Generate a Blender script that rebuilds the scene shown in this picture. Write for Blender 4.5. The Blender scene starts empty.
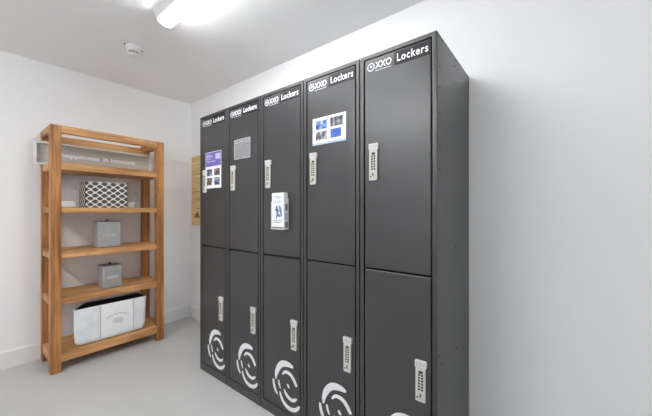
import bpy, bmesh, math, random
from mathutils import Vector, Matrix
random.seed(7)
C = bpy.context.scene.collection
PI = math.pi

# ------------------------------------------------------------------ materials
def new_mat(name, col, rough=0.5, spec=0.5, metal=0.0, alpha=1.0):
    m = bpy.data.materials.new(name); m.use_nodes = True
    b = m.node_tree.nodes['Principled BSDF']
    b.inputs['Base Color'].default_value = (*col, 1)
    b.inputs['Roughness'].default_value = rough
    b.inputs['Specular IOR Level'].default_value = spec
    b.inputs['Metallic'].default_value = metal
    b.inputs['Alpha'].default_value = alpha
    return m

def nodes_of(m):
    nt = m.node_tree
    return nt, nt.nodes['Principled BSDF']

def add_noise_colour(m, c1, c2, scale=(3, 3, 3), detail=4, lo=0.35, hi=0.65, bump=0.0, bump_dist=0.002, rnd=False):
    nt, b = nodes_of(m)
    tc = nt.nodes.new('ShaderNodeTexCoord'); mp = nt.nodes.new('ShaderNodeMapping')
    mp.inputs['Scale'].default_value = scale
    nt.links.new(tc.outputs['Object'], mp.inputs['Vector'])
    if rnd:
        oi = nt.nodes.new('ShaderNodeObjectInfo')
        mu = nt.nodes.new('ShaderNodeVectorMath'); mu.operation = 'SCALE'
        mu.inputs[0].default_value = (37, 53, 71)
        nt.links.new(oi.outputs['Random'], mu.inputs['Scale'])
        nt.links.new(mu.outputs[0], mp.inputs['Location'])
    n = nt.nodes.new('ShaderNodeTexNoise')
    n.inputs['Scale'].default_value = 1.0; n.inputs['Detail'].default_value = detail
    nt.links.new(mp.outputs[0], n.inputs['Vector'])
    r = nt.nodes.new('ShaderNodeValToRGB')
    r.color_ramp.elements[0].position = lo; r.color_ramp.elements[0].color = (*c1, 1)
    r.color_ramp.elements[1].position = hi; r.color_ramp.elements[1].color = (*c2, 1)
    nt.links.new(n.outputs['Fac'], r.inputs['Fac'])
    nt.links.new(r.outputs['Color'], b.inputs['Base Color'])
    if bump:
        bp = nt.nodes.new('ShaderNodeBump'); bp.inputs['Strength'].default_value = bump
        bp.inputs['Distance'].default_value = bump_dist
        nt.links.new(n.outputs['Fac'], bp.inputs['Height'])
        nt.links.new(bp.outputs['Normal'], b.inputs['Normal'])
    return m

def wood_mat(name, axis, light=(0.52, 0.245, 0.084), dark=(0.25, 0.098, 0.032)):
    m = new_mat(name, light, 0.5, 0.4); nt, b = nodes_of(m)
    tc = nt.nodes.new('ShaderNodeTexCoord'); oi = nt.nodes.new('ShaderNodeObjectInfo')
    mu = nt.nodes.new('ShaderNodeVectorMath'); mu.operation = 'SCALE'; mu.inputs[0].default_value = (3.7, 5.3, 7.1)
    nt.links.new(oi.outputs['Random'], mu.inputs['Scale'])
    ad = nt.nodes.new('ShaderNodeVectorMath'); ad.operation = 'ADD'
    nt.links.new(tc.outputs['Object'], ad.inputs[0]); nt.links.new(mu.outputs[0], ad.inputs[1])
    def noise(sl, sc, detail, dist=0.0):
        mp = nt.nodes.new('ShaderNodeMapping'); s = [sc, sc, sc]; s['xyz'.index(axis)] = sl
        mp.inputs['Scale'].default_value = s
        nt.links.new(ad.outputs[0], mp.inputs['Vector'])
        n = nt.nodes.new('ShaderNodeTexNoise'); n.inputs['Scale'].default_value = 1; n.inputs['Detail'].default_value = detail
        n.inputs['Distortion'].default_value = dist
        nt.links.new(mp.outputs[0], n.inputs['Vector']); return n
    n1 = noise(2.5, 55, 5, 0.4); n2 = noise(2.2, 9, 3); n3 = noise(9, 14, 4)
    r1 = nt.nodes.new('ShaderNodeValToRGB')
    r1.color_ramp.elements[0].position = 0.30; r1.color_ramp.elements[0].color = (*dark, 1)
    r1.color_ramp.elements[1].position = 0.62; r1.color_ramp.elements[1].color = (*light, 1)
    nt.links.new(n1.outputs['Fac'], r1.inputs['Fac'])
    r2 = nt.nodes.new('ShaderNodeValToRGB')
    r2.color_ramp.elements[0].position = 0.35; r2.color_ramp.elements[0].color = (0.62, 0.52, 0.46, 1)
    r2.color_ramp.elements[1].position = 0.60; r2.color_ramp.elements[1].color = (1.12, 1.12, 1.12, 1)
    nt.links.new(n2.outputs['Fac'], r2.inputs['Fac'])
    mx = nt.nodes.new('ShaderNodeMix'); mx.data_type = 'RGBA'; mx.blend_type = 'MULTIPLY'; mx.inputs[0].default_value = 0.75
    nt.links.new(r1.outputs['Color'], mx.inputs[6]); nt.links.new(r2.outputs['Color'], mx.inputs[7])
    # scuffed grey-brown wear spots
    r3 = nt.nodes.new('ShaderNodeValToRGB')
    r3.color_ramp.elements[0].position = 0.62; r3.color_ramp.elements[0].color = (0, 0, 0, 1)
    r3.color_ramp.elements[1].position = 0.74; r3.color_ramp.elements[1].color = (0.5, 0.5, 0.5, 1)
    nt.links.new(n3.outputs['Fac'], r3.inputs['Fac'])
    mx2 = nt.nodes.new('ShaderNodeMix'); mx2.data_type = 'RGBA'
    nt.links.new(r3.outputs['Color'], mx2.inputs[0]); nt.links.new(mx.outputs[2], mx2.inputs[6])
    mx2.inputs[7].default_value = (0.20, 0.10, 0.05, 1)
    nt.links.new(mx2.outputs[2], b.inputs['Base Color'])
    bp = nt.nodes.new('ShaderNodeBump'); bp.inputs['Strength'].default_value = 0.35; bp.inputs['Distance'].default_value = 0.0015
    nt.links.new(n1.outputs['Fac'], bp.inputs['Height']); nt.links.new(bp.outputs['Normal'], b.inputs['Normal'])
    return m

M = {}
M['wall'] = add_noise_colour(new_mat('white_wall_paint', (0.74, 0.74, 0.735), 0.55, 0.3), (0.865, 0.865, 0.868), (0.88, 0.88, 0.882), (2, 2, 2), 3)
M['ceiling'] = add_noise_colour(new_mat('ceiling_paint', (0.78, 0.78, 0.78), 0.8, 0.2), (0.88, 0.88, 0.885), (0.90, 0.90, 0.905), (2, 2, 2), 3)
M['trim'] = new_mat('white_trim_gloss', (0.80, 0.80, 0.80), 0.35, 0.5)
M['floor'] = add_noise_colour(new_mat('grey_vinyl_floor', (0.4, 0.4, 0.39), 0.38, 0.4), (0.50, 0.50, 0.49), (0.54, 0.54, 0.53), (1.6, 1.6, 1.6), 6, bump=0.02)
M['paint'] = add_noise_colour(new_mat('black_locker_enamel', (0.036, 0.036, 0.039), 0.45, 0.6), (0.009, 0.009, 0.011), (0.013, 0.013, 0.015), (5, 5, 5), 5)
pb = M['paint'].node_tree.nodes['Principled BSDF']
pb.inputs["Specular IOR Level"].default_value = 1.0; pb.inputs['Roughness'].default_value = 0.40
pb.inputs['Coat Weight'].default_value = 0.2; pb.inputs['Coat Roughness'].default_value = 0.26
M['dark'] = new_mat('painted_gap_shade', (0.006, 0.006, 0.007), 0.6, 0.2)  # dark colour stands in for shade in the door gaps
M['strip'] = new_mat('matt_black_strip', (0.012, 0.012, 0.014), 0.5, 0.3)
M['white'] = new_mat('white_vinyl', (0.82, 0.82, 0.84), 0.45, 0.4)
M['paleblue'] = new_mat('pale_blue_ink', (0.42, 0.52, 0.72), 0.45, 0.4)
M['bluegrey'] = new_mat('slate_blue_ink', (0.09, 0.11, 0.17), 0.45, 0.4)
M['lock'] = new_mat('ivory_lock_case', (0.60, 0.59, 0.53), 0.35, 0.5)
M['plate'] = new_mat('number_plate_silver', (0.66, 0.66, 0.64), 0.35, 0.5)
M['key'] = new_mat('black_rubber_key', (0.02, 0.02, 0.02), 0.5, 0.4)
M['steel'] = new_mat('brushed_steel', (0.5, 0.5, 0.5), 0.3, 0.5, 1.0)
M['plate_ink'] = new_mat('plate_ink', (0.30, 0.30, 0.29), 0.5, 0.3)
M['wood_z'] = wood_mat('stained_pine_upright', 'z')
M['wood_y'] = wood_mat('stained_pine_long', 'y', (0.68, 0.385, 0.165), (0.47, 0.225, 0.078))
M['wood_x'] = wood_mat('stained_pine_cross', 'x')
M['frame_white'] = add_noise_colour(new_mat('chalk_white_wood', (0.75, 0.75, 0.73), 0.6), (0.76, 0.76, 0.75), (0.88, 0.88, 0.87), (20, 4, 20), 4)
M['greypanel'] = add_noise_colour(new_mat('grey_sign_board', (0.36, 0.355, 0.33), 0.7), (0.46, 0.45, 0.415), (0.54, 0.53, 0.49), (12, 3, 30), 4)
M['tin'] = add_noise_colour(new_mat('grey_enamel_tin', (0.36, 0.365, 0.37), 0.38, 0.5), (0.335, 0.335, 0.33), (0.375, 0.375, 0.37), (14, 14, 14), 3)
M['tinlid'] = new_mat('dark_tin_lid', (0.10, 0.10, 0.105), 0.35, 0.5)
M['knob'] = new_mat('black_knob', (0.015, 0.015, 0.016), 0.3, 0.5)
M['canvas'] = add_noise_colour(new_mat('white_canvas', (0.72, 0.73, 0.74), 0.75, 0.2), (0.74, 0.75, 0.77), (0.86, 0.865, 0.875), (11, 11, 11), 5, bump=0.4, bump_dist=0.01)
M['canvas_panel'] = add_noise_colour(new_mat('white_canvas_panel', (0.78, 0.78, 0.77), 0.7, 0.2), (0.88, 0.88, 0.87), (0.92, 0.92, 0.91), (9, 9, 9), 5, bump=0.12, bump_dist=0.006)
M['seam'] = new_mat('grey_stitching', (0.50, 0.51, 0.53), 0.8, 0.2)
M['lining'] = new_mat('charcoal_lining', (0.045, 0.048, 0.048), 0.8, 0.2)
M['greyink'] = new_mat('soft_grey_ink', (0.28, 0.27, 0.27), 0.7, 0.2)
M['plaque'] = add_noise_colour(new_mat('pale_pine_plaque', (0.72, 0.54, 0.26), 0.6, 0.3), (0.60, 0.42, 0.18), (0.80, 0.61, 0.31), (3, 3, 34), 5, bump=0.2)
M['plaque_ink'] = new_mat('burnt_brown_ink', (0.22, 0.11, 0.04), 0.7, 0.2)
M['paper'] = new_mat('white_paper', (0.82, 0.83, 0.85), 0.5, 0.35)
M['purple'] = add_noise_colour(new_mat('purple_ink', (0.16, 0.12, 0.4), 0.45), (0.085, 0.06, 0.26), (0.20, 0.16, 0.46), (18, 18, 18), 3)
M['lilac'] = new_mat('lilac_ink', (0.5, 0.47, 0.78), 0.45)
def photo_mat(name, cols, scale):
    m = new_mat(name, cols[0], 0.4, 0.4); nt, b = nodes_of(m)
    tc = nt.nodes.new('ShaderNodeTexCoord'); n = nt.nodes.new('ShaderNodeTexNoise')
    n.inputs['Scale'].default_value = scale; n.inputs['Detail'].default_value = 3
    nt.links.new(tc.outputs['Object'], n.inputs['Vector'])
    r = nt.nodes.new('ShaderNodeValToRGB'); e = r.color_ramp.elements
    e[0].position = 0.36; e[0].color = (*cols[0], 1); e[1].position = 0.64; e[1].color = (*cols[-1], 1)
    if len(cols) == 3:
        k = e.new(0.5); k.color = (*cols[1], 1)
    nt.links.new(n.outputs['Fac'], r.inputs['Fac']); nt.links.new(r.outputs['Color'], b.inputs['Base Color'])
    return m
M['ph_blue'] = photo_mat('print_blue', [(0.03, 0.05, 0.12), (0.07, 0.16, 0.5), (0.4, 0.5, 0.7)], 34)
M['ph_royal'] = photo_mat('print_royal_blue', [(0.05, 0.10, 0.38), (0.08, 0.2, 0.62)], 30)
M['ph_mixed'] = photo_mat('print_mixed', [(0.03, 0.035, 0.05), (0.12, 0.13, 0.17), (0.6, 0.5, 0.45)], 40)
M['ph_brown'] = photo_mat('print_brown', [(0.02, 0.02, 0.03), (0.10, 0.05, 0.04), (0.5, 0.33, 0.26)], 42)
M['ph_slate'] = photo_mat('print_slate', [(0.02, 0.025, 0.05), (0.06, 0.07, 0.16), (0.45, 0.48, 0.55)], 42)
M['skyink'] = new_mat('sky_blue_ink', (0.12, 0.28, 0.55), 0.45)
M['sleeve'] = new_mat('clear_plastic_sleeve', (0.62, 0.63, 0.64), 0.22, 0.5, alpha=0.22)
M['sleeve_edge'] = new_mat('clear_plastic_edge', (0.62, 0.63, 0.64), 0.3, 0.5, alpha=0.5)
M['plastic_white'] = new_mat('white_plastic', (0.80, 0.80, 0.80), 0.35, 0.5)
M['grey_plastic'] = new_mat('grey_plastic', (0.22, 0.22, 0.22), 0.5, 0.4)
M['fixture'] = new_mat('fixture_white_steel', (0.62, 0.62, 0.62), 0.4, 0.5)

def emit_mat(name, col, strength):
    m = bpy.data.materials.new(name); m.use_nodes = True; nt = m.node_tree
    nt.nodes.remove(nt.nodes['Principled BSDF'])
    e = nt.nodes.new('ShaderNodeEmission'); e.inputs['Color'].default_value = (*col, 1); e.inputs['Strength'].default_value = strength
    nt.links.new(e.outputs[0], nt.nodes['Material Output'].inputs['Surface']); return m
M['tube'] = emit_mat('lit_diffuser', (0.97, 0.985, 1.0), 49.0)
M['tube_fill'] = emit_mat('lit_diffuser_fill', (0.97, 0.985, 1.0), 74.0)  # stronger emission for the added out-of-view batten

def pane_mat():
    m = bpy.data.materials.new('fill_window_glass'); m.use_nodes = True; nt = m.node_tree
    nt.nodes.remove(nt.nodes['Principled BSDF'])
    t = nt.nodes.new('ShaderNodeBsdfTransparent'); g = nt.nodes.new('ShaderNodeBsdfGlossy'); g.inputs['Roughness'].default_value = 0.02
    x = nt.nodes.new('ShaderNodeMixShader'); x.inputs[0].default_value = 0.08
    nt.links.new(t.outputs[0], x.inputs[1]); nt.links.new(g.outputs[0], x.inputs[2]); nt.links.new(x.outputs[0], nt.nodes['Material Output'].inputs['Surface']); return m
M['pane'] = pane_mat()

# fabric with a white trellis over charcoal ovals
def trellis():
    m = new_mat('trellis_fabric', (0.05, 0.05, 0.05), 0.8, 0.2); nt, b = nodes_of(m)
    tc = nt.nodes.new('ShaderNodeTexCoord'); s = nt.nodes.new('ShaderNodeSeparateXYZ')
    nt.links.new(tc.outputs['Object'], s.inputs[0])
    def math_(op, a, b2=None):
        n = nt.nodes.new('ShaderNodeMath'); n.operation = op
        for i, v in enumerate((a, b2)):
            if v is None: continue
            if isinstance(v, (int, float)): n.inputs[i].default_value = v
            else: nt.links.new(v, n.inputs[i])
        return n.outputs[0]
    u = math_('ADD', s.outputs['X'], s.outputs['Y'])
    cu = math_('COSINE', math_('MULTIPLY', u, 2*PI/0.0625)); cv = math_('COSINE', math_('MULTIPLY', s.outputs['Z'], 2*PI/0.0485))
    f = math_('ADD', cu, cv)
    d = math_('MAXIMUM', math_('GREATER_THAN', f, 0.40), math_('LESS_THAN', f, -0.62))
    mx = nt.nodes.new('ShaderNodeMix'); mx.data_type = 'RGBA'
    nt.links.new(d, mx.inputs[0]); mx.inputs[6].default_value = (0.76, 0.75, 0.72, 1); mx.inputs[7].default_value = (0.10, 0.095, 0.09, 1)
    nt.links.new(mx.outputs[2], b.inputs['Base Color']); return m
M['trellis'] = trellis()

# ------------------------------------------------------------------ mesh helpers
class MB:
    def __init__(s): s.bm = bmesh.new(); s.mats = []
    def mi(s, m):
        if m not in s.mats: s.mats.append(m)
        return s.mats.index(m)
    def merge(s, bm2, m, smooth=False):
        i = s.mi(m); vm = {}
        for v in bm2.verts: vm[v] = s.bm.verts.new(v.co)
        for f in bm2.faces:
            try: nf = s.bm.faces.new([vm[v] for v in f.verts])
            except ValueError: continue
            nf.material_index = i; nf.smooth = smooth
        bm2.free(); return s
    def box(s, m, x0, x1, y0, y1, z0, z1, bev=0.0, seg=2):
        b = bmesh.new(); bmesh.ops.create_cube(b, size=1)
        for v in b.verts:
            v.co = Vector(((x0+x1)/2 + v.co.x*(x1-x0), (y0+y1)/2 + v.co.y*(y1-y0), (z0+z1)/2 + v.co.z*(z1-z0)))
        if bev: bmesh.ops.bevel(b, geom=list(b.edges), offset=bev, segments=seg, affect='EDGES', profile=0.5)
        return s.merge(b, m)
    def cyl(s, m, p0, p1, r, r2=None, n=24, bev=0.0):
        p0, p1 = Vector(p0), Vector(p1); d = p1-p0; b = bmesh.new()
        bmesh.ops.create_cone(b, cap_ends=True, cap_tris=False, segments=n, radius1=r, radius2=r if r2 is None else r2, depth=d.length)
        if bev:
            ed = [e for e in b.edges if len(e.link_faces) == 2 and any(len(f.verts) > 4 for f in e.link_faces)]
            bmesh.ops.bevel(b, geom=ed, offset=bev, segments=2, affect='EDGES', profile=0.5)
        bmesh.ops.transform(b, matrix=Matrix.Translation((p0+p1)/2) @ d.to_track_quat('Z', 'Y').to_matrix().to_4x4(), verts=b.verts)
        return s.merge(b, m)
    def lathe(s, m, prof, centre, axis='z', n=40):
        b = bmesh.new(); rings = []
        for r, h in prof:
            ring = []
            for k in range(n):
                a = 2*PI*k/n; p = Vector((r*math.cos(a), r*math.sin(a), h))
                ring.append(b.verts.new(p + Vector(centre)))
            rings.append(ring)
        for i in range(len(rings)-1):
            for k in range(n):
                f = b.faces.new([rings[i][k], rings[i][(k+1) % n], rings[i+1][(k+1) % n], rings[i+1][k]]); f.smooth = True
        b.faces.new(rings[0][::-1]); b.faces.new(rings[-1])
        bmesh.ops.recalc_face_normals(b, faces=b.faces)
        return s.merge(b, m, True)
    def prism(s, m, pts, fn, t0, t1):
        """closed 2-D outline pts mapped by fn(u, v, t), thick from t0 to t1"""
        b = bmesh.new()
        v0 = [b.verts.new(fn(u, v, t0)) for u, v in pts]; v1 = [b.verts.new(fn(u, v, t1)) for u, v in pts]
        n = len(pts); b.faces.new(v0); b.faces.new(v1[::-1])
        for k in range(n): b.faces.new([v0[k], v1[k], v1[(k+1) % n], v0[(k+1) % n]])
        bmesh.ops.recalc_face_normals(b, faces=b.faces)
        return s.merge(b, m)
    def build(s, name, parent=None):
        me = bpy.data.meshes.new(name); 
        bmesh.ops.recalc_face_normals(s.bm, faces=s.bm.faces)
        s.bm.to_mesh(me); s.bm.free()
        for m in s.mats: me.materials.append(m)
        o = bpy.data.objects.new(name, me); C.objects.link(o)
        if parent: o.parent = parent
        return o

def tag(o, label=None, cat=None, group=None, kind=None):
    for k, v in (('label', label), ('category', cat), ('group', group), ('kind', kind)):
        if v: o[k] = v
    return o
def empty(name, loc, label, cat, group=None):
    o = bpy.data.objects.new(name, None); C.objects.link(o); o.location = loc; o.empty_display_size = 0.1
    return tag(o, label, cat, group)
def structure(o): o['kind'] = 'structure'; return o
def copy_tree(o, parent=None):
    c = o.copy(); C.objects.link(c)
    if parent: c.parent = parent
    for ch in list(o.children): copy_tree(ch, c)
    return c

def catmull(pts, n=8, closed=False):
    out = []; N = len(pts); P = [Vector((*p, 0)) if len(p) == 2 else Vector(p) for p in pts]
    rng = range(N if closed else N-1)
    for i in rng:
        if closed: a, b, c, d = P[(i-1) % N], P[i], P[(i+1) % N], P[(i+2) % N]
        else: a, b, c, d = P[max(i-1, 0)], P[i], P[i+1], P[min(i+2, N-1)]
        for k in range(n):
            t = k/n
            out.append(0.5*((2*b) + (c-a)*t + (2*a-5*b+4*c-d)*t*t + (3*b-a-3*c+d)*t**3))
    if not closed: out.append(P[-1])
    return out
def stroke_outline(pts):
    """pts: (u, v, width) -> closed outline with round caps"""
    c = catmull(pts, 8); L, R = [], []
    n = len(c)
    for i, p in enumerate(c):
        q = c[min(i+1, n-1)] - c[max(i-1, 0)]; d = Vector((q.x, q.y)).normalized(); nn = Vector((-d.y, d.x)); w = p.z/2
        L.append(Vector((p.x, p.y)) + nn*w); R.append(Vector((p.x, p.y)) - nn*w)
    def cap(p, q):
        d = Vector((p.x-q.x, p.y-q.y)).normalized(); w = p.z/2; a0 = math.atan2(d.y, d.x)
        return [Vector((p.x + w*math.cos(a0+t), p.y + w*math.sin(a0+t))) for t in (-PI/3, -PI/6, 0, PI/6, PI/3)]
    return [tuple(p) for p in R + cap(c[-1], c[-2]) + L[::-1] + cap(c[0], c[1])]

def text_verts(body, bold=0.0, space=1.0):
    cu = bpy.data.curves.new('letters', 'FONT'); cu.body = body; cu.size = 1; cu.offset = bold; cu.space_character = space; cu.resolution_u = 3
    o = bpy.data.objects.new('letters', cu); C.objects.link(o)
    dg = bpy.context.evaluated_depsgraph_get(); me = bpy.data.meshes.new_from_object(o.evaluated_get(dg))
    bpy.data.objects.remove(o); bpy.data.curves.remove(cu)
    vs = [v.co.copy() for v in me.vertices]; fs = [list(p.vertices) for p in me.polygons]
    bpy.data.meshes.remove(me); return vs, fs
def add_text(mb, m, body, fn, u0, u1, v0, v1, t, bold=0.0, space=1.0):
    """letters stretched to the rectangle u0..u1 x v0..v1 of the plane fn(u, v, t)"""
    vs, fs = text_verts(body, bold, space)
    xa, xb = min(v.x for v in vs), max(v.x for v in vs); ya, yb = min(v.y for v in vs), max(v.y for v in vs)
    b = bmesh.new()
    nv = [b.verts.new(fn(u0 + (v.x-xa)/(xb-xa)*(u1-u0), v0 + (v.y-ya)/(yb-ya)*(v1-v0), t)) for v in vs]
    for f in fs:
        try: b.faces.new([nv[i] for i in f])
        except ValueError: pass
    mb.merge(b, m)
    return mb

# ------------------------------------------------------------------ dimensions (metres; camera stands at the origin, eye height 1.194)
XB, YR, ZC = -3.30, 1.69, 2.40      # far wall, right wall, ceiling
XF, YL = 3.0, -1.9                  # wall behind the camera, wall on its left
T = 0.1

def slab(name, m, *d):
    o = MB().box(m, *d).build(name); return structure(o)
slab('floor', M['floor'], XB-T, XF+T, YL-T, YR+T, -T, 0)
slab('ceiling', M['ceiling'], XB-T, XF+T, YL-T, YR+T, ZC, ZC+T)
slab('wall_far', M['wall'], XB-T, XB, YL-T, YR+T, 0, ZC)
slab('wall_right', M['wall'], XB, XF, YR, YR+T, 0, ZC)
slab('wall_left', M['wall'], XB, XF, YL-T, YL, 0, ZC)
# wide unseen window added in the wall behind the camera for fill daylight
WY0, WY1, WZ0, WZ1 = -1.82, -0.3, 0.70, 2.28
wl = MB()
for d in ((YL-T, WY0, 0, ZC), (WY1, YR+T, 0, ZC), (WY0, WY1, 0, WZ0), (WY0, WY1, WZ1, ZC)): wl.box(M['wall'], XF, XF+T, d[0], d[1], d[2], d[3])
structure(wl.build('wall_near'))
wn = MB(); fw = 0.05; ym = (WY0+WY1)/2
for d in ((WY0, WY1, WZ0, WZ0+fw), (WY0, WY1, WZ1-fw, WZ1), (WY0, WY0+fw, WZ0, WZ1), (WY1-fw, WY1, WZ0, WZ1), (ym-fw/2, ym+fw/2, WZ0, WZ1)):
    wn.box(M['trim'], XF+0.015, XF+0.075, d[0], d[1], d[2], d[3], 0.004)
win = structure(wn.build('fill_window_1'))
structure(MB().box(M['pane'], XF+0.042, XF+0.048, WY0+0.02, WY1-0.02, WZ0+0.02, WZ1-0.02).build('fill_window_pane', win))
BH, BT = 0.137, 0.014
def skirting(name, along, a0, a1, face, sgn):
    prof = [(0, 0), (BT, 0), (BT, BH-0.016), (BT-0.004, BH-0.006), (0.004, BH), (0, BH)]
    if along == 'y': fn = lambda u, v, t: Vector((face + sgn*u, t, v))
    else: fn = lambda u, v, t: Vector((t, face + sgn*u, v))
    structure(MB().prism(M['trim'], prof, fn, a0, a1).build(name))
skirting('baseboard_far', 'y', YL, YR, XB, 1)
skirting('baseboard_right', 'x', XB+BT, -2.15, YR, -1)
skirting('baseboard_left', 'x', XB+BT, XF, YL, 1)

# ------------------------------------------------------------------ lockers
LX0, LW, LY, LH = -2.143, 0.35365, 1.174, 1.897
DL, DR, DB, DM, DT = 0.026, 0.326, 0.064, 0.933, 1.874     # door edges inside one column
fr = lambda u, v, t: Vector((u, t, v))                     # locker front: u right, v up, facing -Y (relative to the thing's base)
DF = 0.0005                                                # door face sits a hair behind the frame (y relative to frame face)

def keypad(x0, z0, right):
    """lock case 45 mm x 168 mm: case, window, keypad, key slot"""
    mb = MB(); w, h = 0.041, 0.140
    mb.box(M['lock'], x0, x0+w, -0.0095, DF+0.0005, z0, z0+h, 0.003)
    mb.box(M['key'], x0+0.014, x0+0.031, -0.0105, -0.009, z0+h-0.026, z0+h-0.016, 0.0005, 1)
    for r in range(6):
        for c in range(2):
            xx = x0+0.0115+c*0.0125; zz = z0+0.046+r*0.0115
            mb.box(M['key'], xx, xx+0.0085, -0.0108, -0.009, zz, zz+0.0075, 0.0008, 1)
    mb.cyl(M['steel'], (x0+0.0215, -0.0090, z0+0.026), (x0+0.0215, -0.0120, z0+0.026), 0.0085, n=20)
    mb.box(M['key'], x0+0.0195, x0+0.0235, -0.0126, -0.0115, z0+0.019, z0+0.033)
    mb.box(M['key'], x0+0.006, x0+0.012, -0.0103, -0.0090, z0+0.014, z0+0.020)
    return mb
def number_plate(x0, z0):
    mb = MB().box(M['plate'], x0, x0+0.047, -0.0115, DF+0.0005, z0, z0+0.026, 0.0015)
    for k in range(4):                                     # worn digits, no longer legible
        xx = x0+0.006+k*0.0092
        mb.box(M['plate_ink'], xx, xx+0.006, -0.0119, -0.0114, z0+0.008, z0+0.0095)
        mb.box(M['plate_ink'], xx, xx+0.006, -0.0119, -0.0114, z0+0.017, z0+0.0185)
        mb.box(M['plate_ink'], xx+(0.0045 if k % 2 else 0), xx+(0.006 if k % 2 else 0.0015), -0.0119, -0.0114, z0+0.008, z0+0.0185)
    return mb

def make_locker():
    root = empty('locker', (LX0, LY, 0), 'x', 'locker', 'bank of two-tier lockers along the right wall')
    W, D = LW-0.0042, YR-LY-0.003
    mb = MB()
    mb.box(M['paint'], 0, W, 0.026, D, 0, LH-0.0005, 0.002)                       # carcass
    mb.box(M['paint'], 0, DL-0.0055, 0, 0.03, 0, LH, 0.002)                         # left stile
    mb.box(M['paint'], DR+0.0055, W, 0, 0.03, 0, LH, 0.002)                         # right stile
    mb.box(M['paint'], DL-0.008, DR+0.008, 0, 0.03, DT+0.0045, LH, 0.002)            # head rail
    mb.box(M['paint'], DL-0.008, DR+0.008, 0, 0.03, 0, DB-0.0045, 0.002)             # plinth rail
    mb.box(M['dark'], DL-0.003, DR+0.003, 0.014, 0.03, DM-0.012, DM+0.012)         # rail between the doors, coloured near-black for the gap's shade
    mb.box(M['dark'], DL-0.0055, DR+0.0055, 0.0235, 0.0262, DB-0.003, DT+0.003)     # near-black sheet behind the doors, painting in the gaps' shade
    mb.build('body', root)
    for up in (True, False):
        z0, z1 = (DM+0.0045, DT) if up else (DB, DM-0.0045)
        mb = MB(); mb.box(M['paint'], DL, DR, DF, 0.022, z0, z1, 0.0028, 3)
        d = mb.build('door', root)
        # long piano hinge: upper doors hang on the right, lower doors on the left
        hx = DR+0.0027 if up else DL-0.0027
        hb = MB(); n = 46
        for k in range(n):
            a = z0+0.004+(z1-z0-0.008)*k/n; b2 = z0+0.004+(z1-z0-0.008)*(k+0.8)/n
            hb.cyl(M['paint'], (hx, 0.0085, a), (hx, 0.0085, b2), 0.0019, n=8)
        hb.build('hinge', d)
        if up:
            k = keypad(0.052, 1.329, False).build('keypad_lock', d); p = number_plate(0.0515, 1.467).build('number_plate', d)
        else:
            k = keypad(0.266, 0.430, True).build('keypad_lock', d); p = number_plate(0.2645, 0.568).build('number_plate', d)
        k['label'] = 'ivory keypad lock with black keys'; p['label'] = 'small silver number plate'
        if up:
            s = MB().box(M['strip'], 0.170, DR-0.003, DF-0.0006, DF+0.001, 1.812, 1.871).build('label_strip', d)
            s['label'] = 'matt black header strip'
            lb = MB(); t = DF-0.0010
            # round emblem standing for the first letter
            cx, cz, R0 = 0.0575, 1.8385, 0.0185
            ring = [(cx+R0*math.cos(2*PI*a/32), cz+R0*math.sin(2*PI*a/32)) for a in range(32)]
            lb.prism(M['white'], ring, fr, t, t+0.0004)
            inn = [(cx+0.0148*math.cos(2*PI*a/28), cz+0.0148*math.sin(2*PI*a/28)) for a in range(28)]
            lb.prism(M['bluegrey'], inn, fr, t-0.0003, t)
            dot = [(cx+0.001+0.006*math.cos(2*PI*a/20), cz+0.0015+0.0055*math.sin(2*PI*a/20)) for a in range(20)]
            lb.prism(M['white'], dot, fr, t-0.0006, t-0.0003)
            lb.build('round_emblem', d)['label'] = 'round white emblem with a dark swirl'
            add_text(MB(), M['white'], 'XXO', fr, 0.0785, 0.158, 1.8250, 1.8555, t, 0.022).build('large_letters', d)
            add_text(MB(), M['white'], 'Lockers', fr, 0.183, 0.316, 1.8255, 1.8590, t, 0.022, 1.14).build('word', d)
            lb = MB()
            for j in range(14):                              # the tiny line under the name, too small to read
                xx = 0.0785+j*0.0056
                lb.box(M['white'], xx, xx+0.0045, t, t+0.0004, 1.8155, 1.8178)
            lb.build('small_print', d)
        else:
            sb = MB(); t = DF-0.0008; fs_ = lambda u, v, t: Vector((u, t, v-0.004))
            A_out = [(0.133, 0.224), (0.128, 0.257), (0.143, 0.302), (0.175, 0.338), (0.213, 0.352), (0.250, 0.350), (0.272, 0.341), (0.2765, 0.333)]
            A_in = [(0.270, 0.326), (0.236, 0.323), (0.196, 0.311), (0.171, 0.286), (0.153, 0.256), (0.1405, 0.226)]
            ol = [(p.x, p.y) for p in catmull(A_out+A_in, 6, True)]
            sb.prism(M['white'], ol, fs_, t, t+0.0006)
            for pts in ([(0.193, 0.270, 0.009), (0.205, 0.283, 0.013), (0.225, 0.291, 0.016), (0.256, 0.286, 0.018), (0.280, 0.267, 0.019), (0.298, 0.243, 0.017)],
                        [(0.115, 0.211, 0.013), (0.119, 0.190, 0.016), (0.130, 0.162, 0.016), (0.145, 0.143, 0.012)],
                        [(0.159, 0.221, 0.010), (0.164, 0.202, 0.012), (0.173, 0.184, 0.008)],
                        [(0.234, 0.221, 0.013), (0.241, 0.213, 0.013)],
                        [(0.207, 0.184, 0.010), (0.217, 0.170, 0.016), (0.236, 0.156, 0.018), (0.266, 0.149, 0.017), (0.290, 0.158, 0.014), (0.299, 0.167, 0.010)],
                        [(0.172, 0.157, 0.012), (0.181, 0.136, 0.016), (0.205, 0.110, 0.019), (0.243, 0.096, 0.021), (0.283, 0.101, 0.019), (0.309, 0.118, 0.016), (0.322, 0.133, 0.010)]):
                sb.prism(M['white'], stroke_outline([(a, b_, w_*1.14) for a, b_, w_ in pts]), fs_, t, t+0.0006)
            e = sb.build('swirl_emblem', d); e['label'] = 'large white brush-stroke swirl emblem'
    return root

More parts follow.
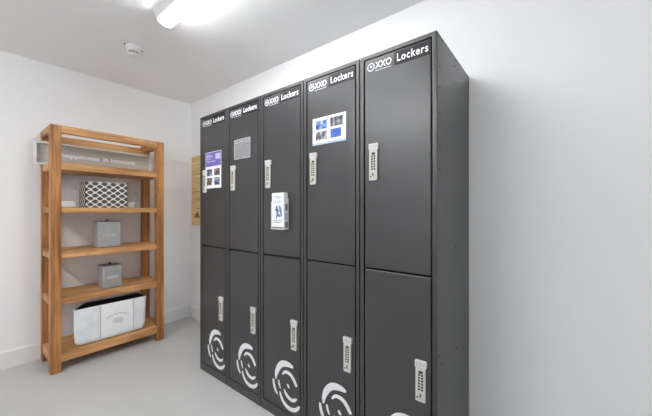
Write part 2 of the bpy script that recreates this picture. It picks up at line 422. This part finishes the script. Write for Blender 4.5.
locker = make_locker()
LL = ['black two-tier locker furthest from the camera, the purple-headed flyer taped to its upper door',
      'black two-tier locker with an empty clear plastic sleeve on its upper door',
      'black two-tier locker with a white leaflet holder on its upper door',
      'black two-tier locker with a notice of four blue pictures on its upper door',
      'nearest black two-tier locker, bare upper door and riveted end panel in view']
lockers = [locker] + [copy_tree(locker) for _ in range(4)]
for i, o in enumerate(lockers):
    o.location = (LX0 + i*LW, LY, 0); o['label'] = LL[i]
# end panel details of the last locker: front flange and rivets
end = lockers[4]
MB().box(M['paint'], LW-0.0042, LW-0.0034, 0.004, 0.050, 0.004, LH-0.004, 0.0003, 1).build('corner_flange', end)
for y, z in ((0.032, 1.885), (0.032, 1.766), (0.032, 1.685), (0.032, 1.582), (0.032, 1.448), (0.032, 1.360), (0.030, 1.057), (0.030, 0.617), (0.030, 0.411),
             (0.062, 1.884), (0.254, 1.880), (0.238, 1.846), (0.284, 1.850), (0.264, 1.781), (0.476, 1.886), (0.254, 1.034), (0.270, 0.566), (0.055, 0.579)):
    r = MB().cyl(M['key'], (LW-0.004, y, z), (LW-0.0012, y, z), 0.0034, 0.0026, n=10).build('rivet', end)

# ------------------------------------------------------------------ things fixed to the locker doors
YS = LY + DF - 0.0003
def sheet(mb, m, x0, x1, z0, z1, t0, t1): return mb.box(m, x0, x1, t0, t1, z0, z1)
# purple flyer
r = empty('flyer', (-1.960, YS, 1.357), 'white flyer with a purple heading and four small pictures, on the furthest locker', 'flyer')
sheet(MB(), M['paper'], -0.101, 0.101, 0, 0.262, -0.0022, -0.0012).build('sheet', r)
h = sheet(MB(), M['purple'], -0.097, 0.097, 0.158, 0.259, -0.0026, -0.0021)
for z, x0, x1 in ((0.236, -0.09, -0.02), (0.224, -0.09, 0.0), (0.208, -0.09, -0.03), (0.190, -0.085, 0.03)):
    sheet(h, M['lilac'], x0, x1, z, z+0.006, -0.0029, -0.0024)
sheet(h, M['lilac'], 0.03, 0.09, 0.205, 0.245, -0.0029, -0.0024)
h.build('heading', r)['label'] = 'purple printed heading'
for x0, x1, z0, z1, m in ((-0.083, -0.015, 0.090, 0.138, 'ph_slate'), (0.015, 0.083, 0.090, 0.138, 'ph_brown'), (-0.083, -0.015, 0.022, 0.075, 'ph_brown'), (0.015, 0.083, 0.022, 0.075, 'ph_slate')):
    sheet(MB(), M[m], x0, x1, z0, z1, -0.0026, -0.0021).build('picture', r)
# clear sleeve
r = empty('plastic_sleeve', (-1.6205, YS, 1.531), 'empty clear plastic sleeve with a pale rim, stuck to the second locker', 'sleeve')
sheet(MB(), M['sleeve'], -0.087, 0.087, 0, 0.131, -0.0020, -0.0014).build('pocket', r)
e = MB()
for d in ((-0.087, 0.087, 0, 0.006), (-0.087, 0.087, 0.125, 0.131), (-0.087, 0.087, 0.108, 0.113), (-0.087, -0.081, 0, 0.131), (0.081, 0.087, 0, 0.131)): sheet(e, M['sleeve_edge'], *d, -0.0026, -0.0021)
e.build('rim', r)
# four-picture notice
r = empty('notice', (-0.9105, YS, 1.5315), 'white notice with four blue and grey pictures, on the fourth locker', 'notice')
sheet(MB(), M['paper'], -0.105, 0.105, 0, 0.138, -0.0022, -0.0012).build('sheet', r)
b = MB(); sheet(b, M['paleblue'], -0.105, 0.105, 0, 0.010, -0.0026, -0.0021); b.build('footer_band', r)['label'] = 'pale blue band along the bottom'
for x0, x1, z0, z1, m in ((-0.083, -0.012, 0.078, 0.122, 'ph_blue'), (0.010, 0.086, 0.080, 0.126, 'ph_mixed'), (-0.083, -0.012, 0.024, 0.066, 'ph_mixed'), (0.012, 0.076, 0.024, 0.068, 'ph_royal')):
    sheet(MB(), M[m], x0, x1, z0, z1, -0.0026, -0.0021).build('picture', r)
# leaflet holder with leaflets
hx0, hx1, hz = -0.053, 0.053, 1.089
r = empty('leaflet_holder', (-1.2475, YS, hz), 'white plastic leaflet holder fixed to the third locker', 'leaflet holder')
b = MB()
b.box(M['plastic_white'], hx0, hx1, -0.0035, -0.0010, 0, 0.175, 0.0006, 1)
b.box(M['plastic_white'], hx0, hx1, -0.0370, -0.0010, 0, 0.0025)
b.box(M['plastic_white'], hx0, hx1, -0.0370, -0.0345, 0, 0.024, 0.0006, 1)
for xx in (hx0, hx1-0.002): b.box(M['plastic_white'], xx, xx+0.002, -0.0365, -0.0020, 0, 0.157, 0.0005, 1)
b.build('tray', r)
b = MB()
b.box(M['grey_plastic'], hx1-0.0004, hx1+0.0004, -0.027, -0.008, 0.106, 0.143); b.box(M['grey_plastic'], hx1-0.0004, hx1+0.0004, -0.027, -0.008, 0.010, 0.045)
b.box(M['paleblue'], hx1-0.0004, hx1+0.0003, -0.026, -0.010, 0.055, 0.095)
b.build('side_print', r)['label'] = 'dark blocks printed on the side'
b = MB(); b.box(M['greyink'], hx0+0.006, hx1-0.006, -0.0376, -0.0368, 0.007, 0.015); b.build('front_print', r)['label'] = 'grey line printed on the lip'
r = empty('leaflet', (-1.2475, YS-0.020, hz+0.003), 'white leaflets with a blue figure, standing in the leaflet holder', 'leaflet')
b = MB(); b.box(M['paper'], -0.0495, 0.0495, -0.0135, 0.0150, 0, 0.203, 0.0006, 1); b.build('paper', r)
b = MB(); t0, t1 = -0.0142, -0.0133
lf = lambda u, v, t: Vector((u, t, v))
for pts in ([(-0.010, 0.125, .010), (-0.006, 0.105, .014), (-0.004, 0.085, .010), (-0.012, 0.060, .006)], [(-0.004, 0.085, .008), (0.006, 0.070, .006)],
            [(-0.022, 0.105, .005), (-0.006, 0.112, .006), (0.010, 0.100, .005)]):
    b.prism(M['bluegrey'], stroke_outline(pts), lf, t0, t1)
for pts in ([(0.012, 0.125, .012), (0.022, 0.110, .018), (0.024, 0.090, .014), (0.030, 0.075, .008)], [(0.010, 0.080, .010), (0.018, 0.072, .010)]):
    b.prism(M['skyink'], stroke_outline(pts), lf, t0, t1)
for z, w in ((0.180, 0.030), (0.172, 0.024), (0.150, 0.036)): b.box(M['paleblue'], -w, w, t0, t1, z, z+0.004)
for z, w in ((0.045, 0.034), (0.036, 0.028)): b.box(M['greyink'], -w, w, t0, t1, z, z+0.003)
b.build('printing', r)['label'] = 'blue and grey print'

# ------------------------------------------------------------------ wooden plaque on the right wall behind the lockers
r = empty('wooden_plaque', (-3.0, YR+0.0005, 1.037), 'pale wooden board with brown marks, hung on the wall past the lockers', 'plaque')
b = MB(); px0, px1 = -0.236, 0.30
for k in range(5): b.box(M['plaque'], px0, px1, -0.018, 0, 0.1515*k, 0.1515*k+0.1508, 0.0015, 1)
b.build('board', r)
pf = lambda u, v, t: Vector((u, t, v))
for k in range(6):
    z = 0.18+0.095*k; x = px0+0.055+0.012*math.sin(k*2.1); b = MB()
    for j in range(5+(k*3) % 4):
        w = 0.018+0.016*((k*5+j*7) % 5)/4
        b.prism(M['plaque_ink'], stroke_outline([(x, z, .005), (x+w*0.5, z+0.006*math.sin(j+k), .004), (x+w, z, .005)]), pf, -0.0188, -0.0178); x += w+0.02
    b.build('row_of_marks', r)
MB().prism(M['plaque_ink'], [(px0+0.05, 0.085), (px0+0.18, 0.082), (px0+0.13, 0.150)], pf, -0.0188, -0.0178).build('brown_triangle', r)

# ------------------------------------------------------------------ wooden shelf
SX0, SX1, SY0, SY1, SH = -3.275, -2.90, 0.450, 1.235, 1.828
P = 0.0615
r = empty('wooden_shelf', ((SX0+SX1)/2, (SY0+SY1)/2, 0), 'tall open shelf of orange-brown stained timber against the far wall', 'shelf')
ox, oy = r.location.x, r.location.y
def B(m, x0, x1, y0, y1, z0, z1, bev=0.003): return MB().box(m, x0-ox, x1-ox, y0-oy, y1-oy, z0, z1, bev)
for fx in (SX1-P, SX0):
    for fy in (SY0, SY1-P):
        B(M['wood_z'], fx, fx+P, fy, fy+P, 0, SH-0.001).build('post', r)
TB = ((1.556, .056), (1.220, .041), (0.890, .050), (0.547, .053), (0.143, .072))
for zt, th in TB:
    x0, x1, y0, y1 = SX0+0.004-ox, SX1-0.006-ox, SY0+0.004-oy, SY1-0.004-oy; p = P-0.003
    pts = [(x0, y0+p), (x0+p, y0+p), (x0+p, y0), (x1-p, y0), (x1-p, y0+p), (x1, y0+p), (x1, y1-p), (x1-p, y1-p), (x1-p, y1), (x0+p, y1), (x0+p, y1-p), (x0, y1-p)]
    bb = bmesh.new()
    lo = [bb.verts.new((u, v, zt-th)) for u, v in pts]; hi = [bb.verts.new((u, v, zt)) for u, v in pts]; n = len(pts)
    bb.faces.new(lo[::-1]); bb.faces.new(hi)
    for k in range(n): bb.faces.new([lo[k], lo[(k+1) % n], hi[(k+1) % n], hi[k]])
    bmesh.ops.bevel(bb, geom=[e for e in bb.edges if abs(e.verts[0].co.z-e.verts[1].co.z) < 1e-5], offset=0.003, segments=2, affect='EDGES')
    mb = MB(); mb.merge(bb, M['wood_y']); mb.build('shelf_board', r)
RZ = 1.772
B(M['wood_y'], SX1-0.050, SX1-0.001, SY0+P-0.002, SY1-P+0.002, RZ, SH).build('rail', r)
B(M['wood_y'], SX0+0.002, SX0+0.040, SY0+P-0.002, SY1-P+0.002, 1.735, 1.806).build('rail', r)
for y in (SY0+0.001, SY1-0.053): B(M['wood_x'], SX0+P-0.002, SX1-P+0.002, y, y+0.052, RZ, SH).build('rail', r)

# ------------------------------------------------------------------ sign on the top shelf
sx, sy0, sy1, sz0, sz1 = -3.168, 0.402, 1.231, 1.5565, 1.738
r = empty('wooden_sign', (sx, (sy0+sy1)/2, sz0), 'long white-framed grey sign with white words, on the topmost shelf board', 'sign')
hw, hh = (sy1-sy0)/2, sz1-sz0
FT, FD = 0.014, 0.042
for d in ((-hw, hw, 0, FT), (-hw, hw, hh-FT, hh), (-hw, -hw+FT, FT, hh-FT), (hw-FT, hw, FT, hh-FT)):
    MB().box(M['frame_white'], -FD, 0, d[0], d[1], d[2], d[3], 0.0012).build('frame', r)
MB().box(M['greypanel'], -FD+0.002, -FD+0.010, -hw+FT-0.003, hw-FT+0.003, FT-0.003, hh-FT+0.003).build('panel', r)['label'] = 'grey painted panel'
tf = lambda u, v, t: Vector((t, u, v))
b = MB(); tb = -FD+0.0106
yc = (sy0+sy1)/2
for w, a, c in (('happiness', 0.556, 0.818), ('is', 0.845, 0.885), ('homemade', 0.905, 1.098)):
    lowz = 0.052 if w == 'happiness' else 0.064
    add_text(MB(), M['white'], w, tf, a-yc, c-yc, lowz+0.012, 0.113, tb, 0.045).build('word', r)['label'] = 'white painted word'

# ------------------------------------------------------------------ trellis basket and the low white tray behind it
bx1, bx0, by0, by1, bz0, bz1 = -2.965, -3.150, 0.668, 0.958, 1.2205, 1.437
r = empty('storage_basket', (bx1, by0, bz0), 'charcoal fabric basket with a white trellis pattern', 'basket')
def wavy_side(fn, L, m, inward):
    bb = bmesh.new(); n = max(6, int(L/0.006)); H = bz1-bz0
    bot, top = [], []
    for k in range(n+1):
        u = L*k/n; top.append(bb.verts.new(fn(u, H-0.007+0.007*math.cos(2*PI*u/0.0625)))); bot.append(bb.verts.new(fn(u, 0)))
    for k in range(n): bb.faces.new([bot[k], bot[k+1], top[k+1], top[k]])
    nrm = (fn(1, 0)-fn(0, 0)).cross(Vector((0, 0, 1))).normalized()*0.004
    if inward: nrm = -nrm
    cp = {v: bb.verts.new(v.co-nrm) for v in bot+top}
    for k in range(n):
        bb.faces.new([cp[bot[k]], cp[top[k]], cp[top[k+1]], cp[bot[k+1]]])
        bb.faces.new([top[k], top[k+1], cp[top[k+1]], cp[top[k]]]); bb.faces.new([bot[k], cp[bot[k]], cp[bot[k+1]], bot[k+1]])
    for k in (0, n): bb.faces.new([bot[k], top[k], cp[top[k]], cp[bot[k]]])
    mb = MB(); mb.merge(bb, m); return mb
Lx, Ly = bx1-bx0, by1-by0
for fn, L, iw in ((lambda u, v: Vector((0, u, v)), Ly, False), (lambda u, v: Vector((-Lx, u, v)), Ly, True), (lambda u, v: Vector((-u, 0, v)), Lx, True), (lambda u, v: Vector((-u, Ly, v)), Lx, False)):
    wavy_side(fn, L, M['trellis'], iw).build('side', r)
MB().box(M['lining'], -Lx+0.002, -0.002, 0.002, Ly-0.002, 0, 0.005).build('base', r)
r = empty('white_tray', (-3.205, 0.80, 1.2205), 'long low white box lying behind the trellis basket', 'tray')
b = MB(); W2 = 0.285
for d in ((-0.045, 0.045, -W2, W2, 0, 0.006), (0.039, 0.045, -W2, W2, 0, 0.05), (-0.045, -0.039, -W2, W2, 0, 0.05), (-0.045, 0.045, -W2, -W2+0.006, 0, 0.05), (-0.045, 0.045, W2-0.006, W2, 0, 0.05)):
    b.box(M['frame_white'], *d, 0.001, 1)
b.build('body', r)

# ------------------------------------------------------------------ two canisters
def canister(loc, w, h, d, label, rot):
    r = empty('canister', loc, label, 'canister', 'grey enamel canisters'); r.rotation_euler = (0, 0, rot)
    hb = h-0.022
    MB().box(M['tin'], -d, 0, -w/2, w/2, 0, hb, 0.009, 3).build('body', r)
    l = MB(); l.box(M['tin'], -d-0.001, 0.001, -w/2-0.001, w/2+0.001, hb-0.020, hb, 0.005, 2)
    l.box(M['tinlid'], -d+0.001, -0.001, -w/2+0.001, w/2-0.001, hb-0.001, hb+0.004, 0.002, 2)
    lid = l.build('lid', r); lid['label'] = 'lid with a dark top'
    k = MB(); k.lathe(M['knob'], [(0.003, hb+0.003), (0.005, hb+0.007), (0.010, hb+0.011), (0.011, hb+0.016), (0.008, hb+0.021), (0.002, hb+0.022)], (-d/2, 0, 0), n=20)
    k.build('knob', lid)['label'] = 'round black knob'
    m = MB(); n = 8; cw = w*0.60/n                            # row of small capitals, not legible
    for j in range(n):
        y = -w*0.30+j*cw; z = h*0.40; hh2 = h*0.085
        m.box(M['white'], 0.0002, 0.0012, y, y+cw*0.26, z, z+hh2)
        if j % 3 != 1: m.box(M['white'], 0.0002, 0.0012, y+cw*0.5, y+cw*0.72, z, z+hh2)
        m.box(M['white'], 0.0002, 0.0012, y, y+cw*0.72, z+(hh2*0.4 if j % 2 else hh2*0.78), z+(hh2*0.6 if j % 2 else hh2))
    m.build('lettering', r)['label'] = 'row of small white capitals'
    return r
canister((-2.955, 0.828, 0.8905), 0.163, 0.232, 0.14, 'larger grey enamel canister with black knob, on the middle shelf board', 0.0)
canister((-2.955, 0.850, 0.5475), 0.137, 0.208, 0.13, 'smaller grey enamel canister, on the board directly above the white bag', 0.04)

# ------------------------------------------------------------------ white canvas tote
r = empty('storage_bag', (-3.012, 0.832, 0.1435), 'white canvas storage bag with a dark lining, on the bottom shelf board', 'bag')
def ring(hx, hy, z, rad, n=7):
    out = []
    for cxs, cys, a0 in ((1, 1, 0), (-1, 1, PI/2), (-1, -1, PI), (1, -1, 3*PI/2)):
        for k in range(n):
            a = a0+PI/2*k/(n-1)
            out.append(Vector((cxs*(hx-rad)+rad*math.cos(a), cys*(hy-rad)+rad*math.sin(a), z)))
    # subdivide straight runs
    res = []
    for i, p in enumerate(out):
        q = out[(i+1) % len(out)]; L = (q-p).length; k = max(1, int(L/0.03))
        res.append((p, q, k))
    return out
def bag_shell(levels, m, flip=False):
    bb = bmesh.new(); rings = []
    for hx, hy, z, rad in levels:
        base = ring(hx, hy, z, rad)
        full = []
        N = len(base)
        for i in range(N):
            p, q = base[i], base[(i+1) % N]
            k = 9 if (i+1) % 7 == 0 else 1
            for j in range(k): full.append(p.lerp(q, j/k))
        rings.append([bb.verts.new(v) for v in full])
    n = len(rings[0])
    for i in range(len(rings)-1):
        for k in range(n): bb.faces.new([rings[i][k], rings[i][(k+1) % n], rings[i+1][(k+1) % n], rings[i+1][k]])
    bb.faces.new(rings[0][::-1])
    return bb
rnd = random.Random(3)
FX = 0.108
lv = [(FX-0.032, 0.215, 0.000, 0.05), (FX-0.010, 0.240, 0.010, 0.05), (FX-0.002, 0.254, 0.035, 0.045), (FX, 0.260, 0.09, 0.04), (FX-0.003, 0.262, 0.15, 0.035), (FX-0.006, 0.264, 0.22, 0.03), (FX-0.010, 0.265, 0.265, 0.026), (FX-0.012, 0.266, 0.286, 0.025)]
bb = bag_shell(lv, None)
from mathutils import noise as mnoise
def squash(v):
    """the left gusset is folded in, so the back of the bag is shorter than its front"""
    w = min(1, max(0, 0.5-v.y/0.5)); d = min(1, max(0, (FX-v.x)/(2*FX))); v.y += 0.135*w*d*min(1, 0.45+v.z/0.25)
for v in bb.verts:
    if v.co.z > 0.004:
        a = 0.006*min(1, v.co.z/0.05)
        dv = mnoise.noise(v.co*14)*a
        side = Vector((v.co.x, v.co.y*0.4, 0)).normalized(); v.co += side*dv
for v in bb.verts: squash(v.co)
mb = MB(); mb.merge(bb, M['canvas'], True); bag = mb.build('shell', r)
bb = bag_shell([(x-0.006, y-0.006, z+0.006, max(rad-0.004, .01)) for x, y, z, rad in lv[:-1]] + [(lv[-1][0]-0.006, lv[-1][1]-0.006, 0.285, 0.02)], None)
for v in bb.verts: squash(v.co)
for f in bb.faces: f.normal_flip()
mb = MB(); mb.merge(bb, M['lining'], True); mb.build('lining', r)['label'] = 'dark charcoal lining'
bb = bag_shell([(lv[-1][0]-0.002, lv[-1][1]-0.002, 0.2855, .024), (lv[-1][0], lv[-1][1], 0.292, .024)], None)
# rim hem
mb = MB(); pts = ring(lv[-1][0]-0.002, lv[-1][1]-0.002, 0.286, 0.024)
bb.free()
for p in pts: squash(p)
for i in range(len(pts)): mb.cyl(M['canvas'], pts[i], pts[(i+1) % len(pts)], 0.0035, n=8)
mb.build('hem', r)
# lighter centre panel with arched print, following the front of the bag
def front_x(z):
    for (a, _, z0, _), (b2, _, z1, _) in zip(lv, lv[1:]):
        if z0 <= z <= z1: return a+(b2-a)*(z-z0)/(z1-z0)
    return lv[-1][0]
bb = bmesh.new(); g = []
ya, yb = -0.078, 0.150
NZ, NY = 12, 14
for i in range(NZ+1):
    z = 0.022+(0.281-0.022)*i/NZ; row = []
    for j in range(NY+1):
        y = ya+(yb-ya)*j/NY; v = Vector((front_x(z), y, z)); a = 0.006*min(1, z/0.05)
        v.x += mnoise.noise(v*14)*a + 0.0035; row.append(bb.verts.new(v))
    g.append(row)
for i in range(NZ):
    for j in range(NY): bb.faces.new([g[i][j], g[i][j+1], g[i+1][j+1], g[i+1][j]])
back = [[bb.verts.new(v.co-Vector((0.003, 0, 0))) for v in row] for row in g]
for i in range(NZ):
    for j in range(NY): bb.faces.new([back[i][j], back[i+1][j], back[i+1][j+1], back[i][j+1]])
    for j in (0, NY): bb.faces.new([g[i][j], g[i+1][j], back[i+1][j], back[i][j]])
for j in range(NY):
    for i in (0, NZ): bb.faces.new([g[i][j], g[i][j+1], back[i][j+1], back[i][j]])
mb = MB(); mb.merge(bb, M['canvas_panel']); pan = mb.build('front_panel', r); pan['label'] = 'stitched centre panel, a little whiter'
for yy in (ya-0.003, yb+0.003):                              # grey stitched seams beside the panel
    mb = MB(); bb = bmesh.new(); cols = []
    for i in range(NZ+1):
        z = 0.022+(0.281-0.022)*i/NZ; x = front_x(z)+mnoise.noise(Vector((front_x(z), yy, z))*14)*0.006*min(1, z/0.05)
        cols.append([bb.verts.new((x+dx, yy+dy, z)) for dx, dy in ((0, -0.003), (0.003, -0.003), (0.003, 0.003), (0, 0.003))])
    for p0, p1 in zip(cols, cols[1:]):
        for k in range(4): bb.faces.new([p0[k], p0[(k+1) % 4], p1[(k+1) % 4], p1[k]])
    bb.faces.new(cols[0][::-1]); bb.faces.new(cols[-1])
    mb.merge(bb, M['seam']).build('seam', r)['label'] = 'grey stitched seam'
mb = MB()
def onbag(u, v, t): 
    w = Vector((front_x(v), u, v)); return Vector((w.x + mnoise.noise(w*14)*0.006 + 0.0045 + t, u, v))
n = 17
for k in range(n):
    s = -1+2*k/(n-1); u = 0.038+s*0.078; v = 0.190-0.026*s*s
    h2 = 0.010 if k % 3 else 0.013
    mb.prism(M['greyink'], [(u-0.003, v), (u-0.001, v), (u-0.001, v+h2), (u-0.003, v+h2)], onbag, 0, 0.0012)
    mb.prism(M['greyink'], [(u-0.003, v+h2*.45), (u+0.0025, v+h2*.45), (u+0.0025, v+h2*.65), (u-0.003, v+h2*.65)], onbag, 0, 0.0012)
mb.build('arched_print', pan); mb = MB()
for v, w in ((0.150, 0.030), (0.136, 0.040), (0.122, 0.026)):
    u = 0.038-w
    while u < 0.038+w:
        mb.prism(M['greyink'], [(u, v), (u+0.006, v), (u+0.006, v+0.005), (u, v+0.005)], onbag, 0, 0.0012); u += 0.0085
mb.build('small_print', pan)

# ------------------------------------------------------------------ ceiling fittings
def batten(loc, L, label, lit):
    r = empty('ceiling_light', loc, label, 'ceiling light', 'batten lights on the ceiling')
    MB().prism(M['fixture'], [(-0.068, 0), (0.068, 0), (0.068, -0.012), (0.047, -0.044), (-0.047, -0.044), (-0.068, -0.012)], lambda u, v, t: Vector((t, u, v)), 0.0, L).build('housing', r)
    prof = [(-0.041, -0.042)] + [(-0.043*math.cos(PI*k/12), -0.050-0.024*math.sin(PI*k/12)) for k in range(13)] + [(0.041, -0.042)]
    mb = MB(); mb.prism(lit, prof, lambda u, v, t: Vector((t, u, v)), 0.012, L-0.012); mb.build('diffuser', r)['label'] = 'lit white diffuser'
    for a in (0.0, L-0.012):
        mb = MB(); mb.prism(M['plastic_white'], prof, lambda u, v, t: Vector((t, u, v)), a, a+0.012); mb.build('end_cap', r)
    return r
batten((-1.915, 0.82, ZC), 1.25, 'long lit batten light on the ceiling in front of the lockers', M['tube'])
batten((-2.05, -0.95, ZC), 1.25, 'added out-of-view batten light for fill, on the ceiling nearer the wall opposite the lockers', M['tube_fill'])  # unseen second batten, added for fill and the highlight on the doors

r = empty('smoke_detector', (-2.475, 0.84, ZC), 'round white smoke detector on the ceiling', 'smoke detector')
MB().lathe(M['plastic_white'], [(0.052, 0), (0.052, -0.012), (0.049, -0.015)], (0, 0, 0)).build('base', r)
MB().lathe(M['plastic_white'], [(0.047, -0.014), (0.046, -0.030), (0.042, -0.036)], (0, 0, 0)).build('body', r)
mb = MB()
for k in range(14):
    a = 2*PI*k/14; c, s_ = math.cos(a), math.sin(a)
    mb.box(M['plastic_white'], c*0.036-0.0013, c*0.036+0.0013, s_*0.036-0.0013, s_*0.036+0.0013, -0.053, -0.035)
mb.lathe(M['grey_plastic'], [(0.034, -0.035), (0.034, -0.053)], (0, 0, 0)); mb.build('vent', r)['label'] = 'dark slotted vent ring'
MB().lathe(M['plastic_white'], [(0.039, -0.052), (0.037, -0.058), (0.024, -0.063), (0.004, -0.064)], (0, 0, 0)).build('cap', r)
MB().cyl(M['grey_plastic'], (0.010, -0.060, 0), (0.010, -0.060, -0.006), 0.007, n=12).build('screw', r)
MB().cyl(M['grey_plastic'], (-0.008, 0.060, 0), (-0.008, 0.060, -0.006), 0.005, n=12).build('screw', r)

# ------------------------------------------------------------------ camera, world, view
cam = bpy.data.cameras.new('camera'); co = bpy.data.objects.new('camera', cam); C.objects.link(co)
cam.sensor_fit = 'HORIZONTAL'; cam.sensor_width = 36.0; cam.lens = 297.4*36/652
cam.shift_y = 2.8/652; cam.clip_start = 0.02
co.location = (0, 0, 1.194); co.rotation_euler = (PI/2, 0, math.radians(90-51.655))
sc = bpy.context.scene; sc.camera = co
w = bpy.data.worlds.new('world'); sc.world = w; w.use_nodes = True
# overcast white sky; brighter lower half added to throw light onto the ceiling
nt = w.node_tree; tc = nt.nodes.new('ShaderNodeTexCoord'); sp = nt.nodes.new('ShaderNodeSeparateXYZ'); nt.links.new(tc.outputs['Generated'], sp.inputs[0])
rp = nt.nodes.new('ShaderNodeValToRGB'); ma = nt.nodes.new('ShaderNodeMapRange'); ma.inputs['From Min'].default_value = -1; nt.links.new(sp.outputs['Z'], ma.inputs['Value'])
nt.links.new(ma.outputs[0], rp.inputs['Fac']); e = rp.color_ramp.elements
e[0].position = 0.47; e[0].color = (0.97, 0.985, 1.0, 1); e[1].position = 0.53; e[1].color = (0.46, 0.48, 0.50, 1)
nt.links.new(rp.outputs['Color'], nt.nodes['Background'].inputs['Color']); w.node_tree.nodes['Background'].inputs['Strength'].default_value = 5.6
sc.view_settings.view_transform = 'Standard'; sc.view_settings.look = 'None'; sc.view_settings.gamma = 1.0; sc.view_settings.use_curve_mapping = False
sc.view_settings.exposure = 0.10
sc.cycles.max_bounces = 12; sc.cycles.diffuse_bounces = 8
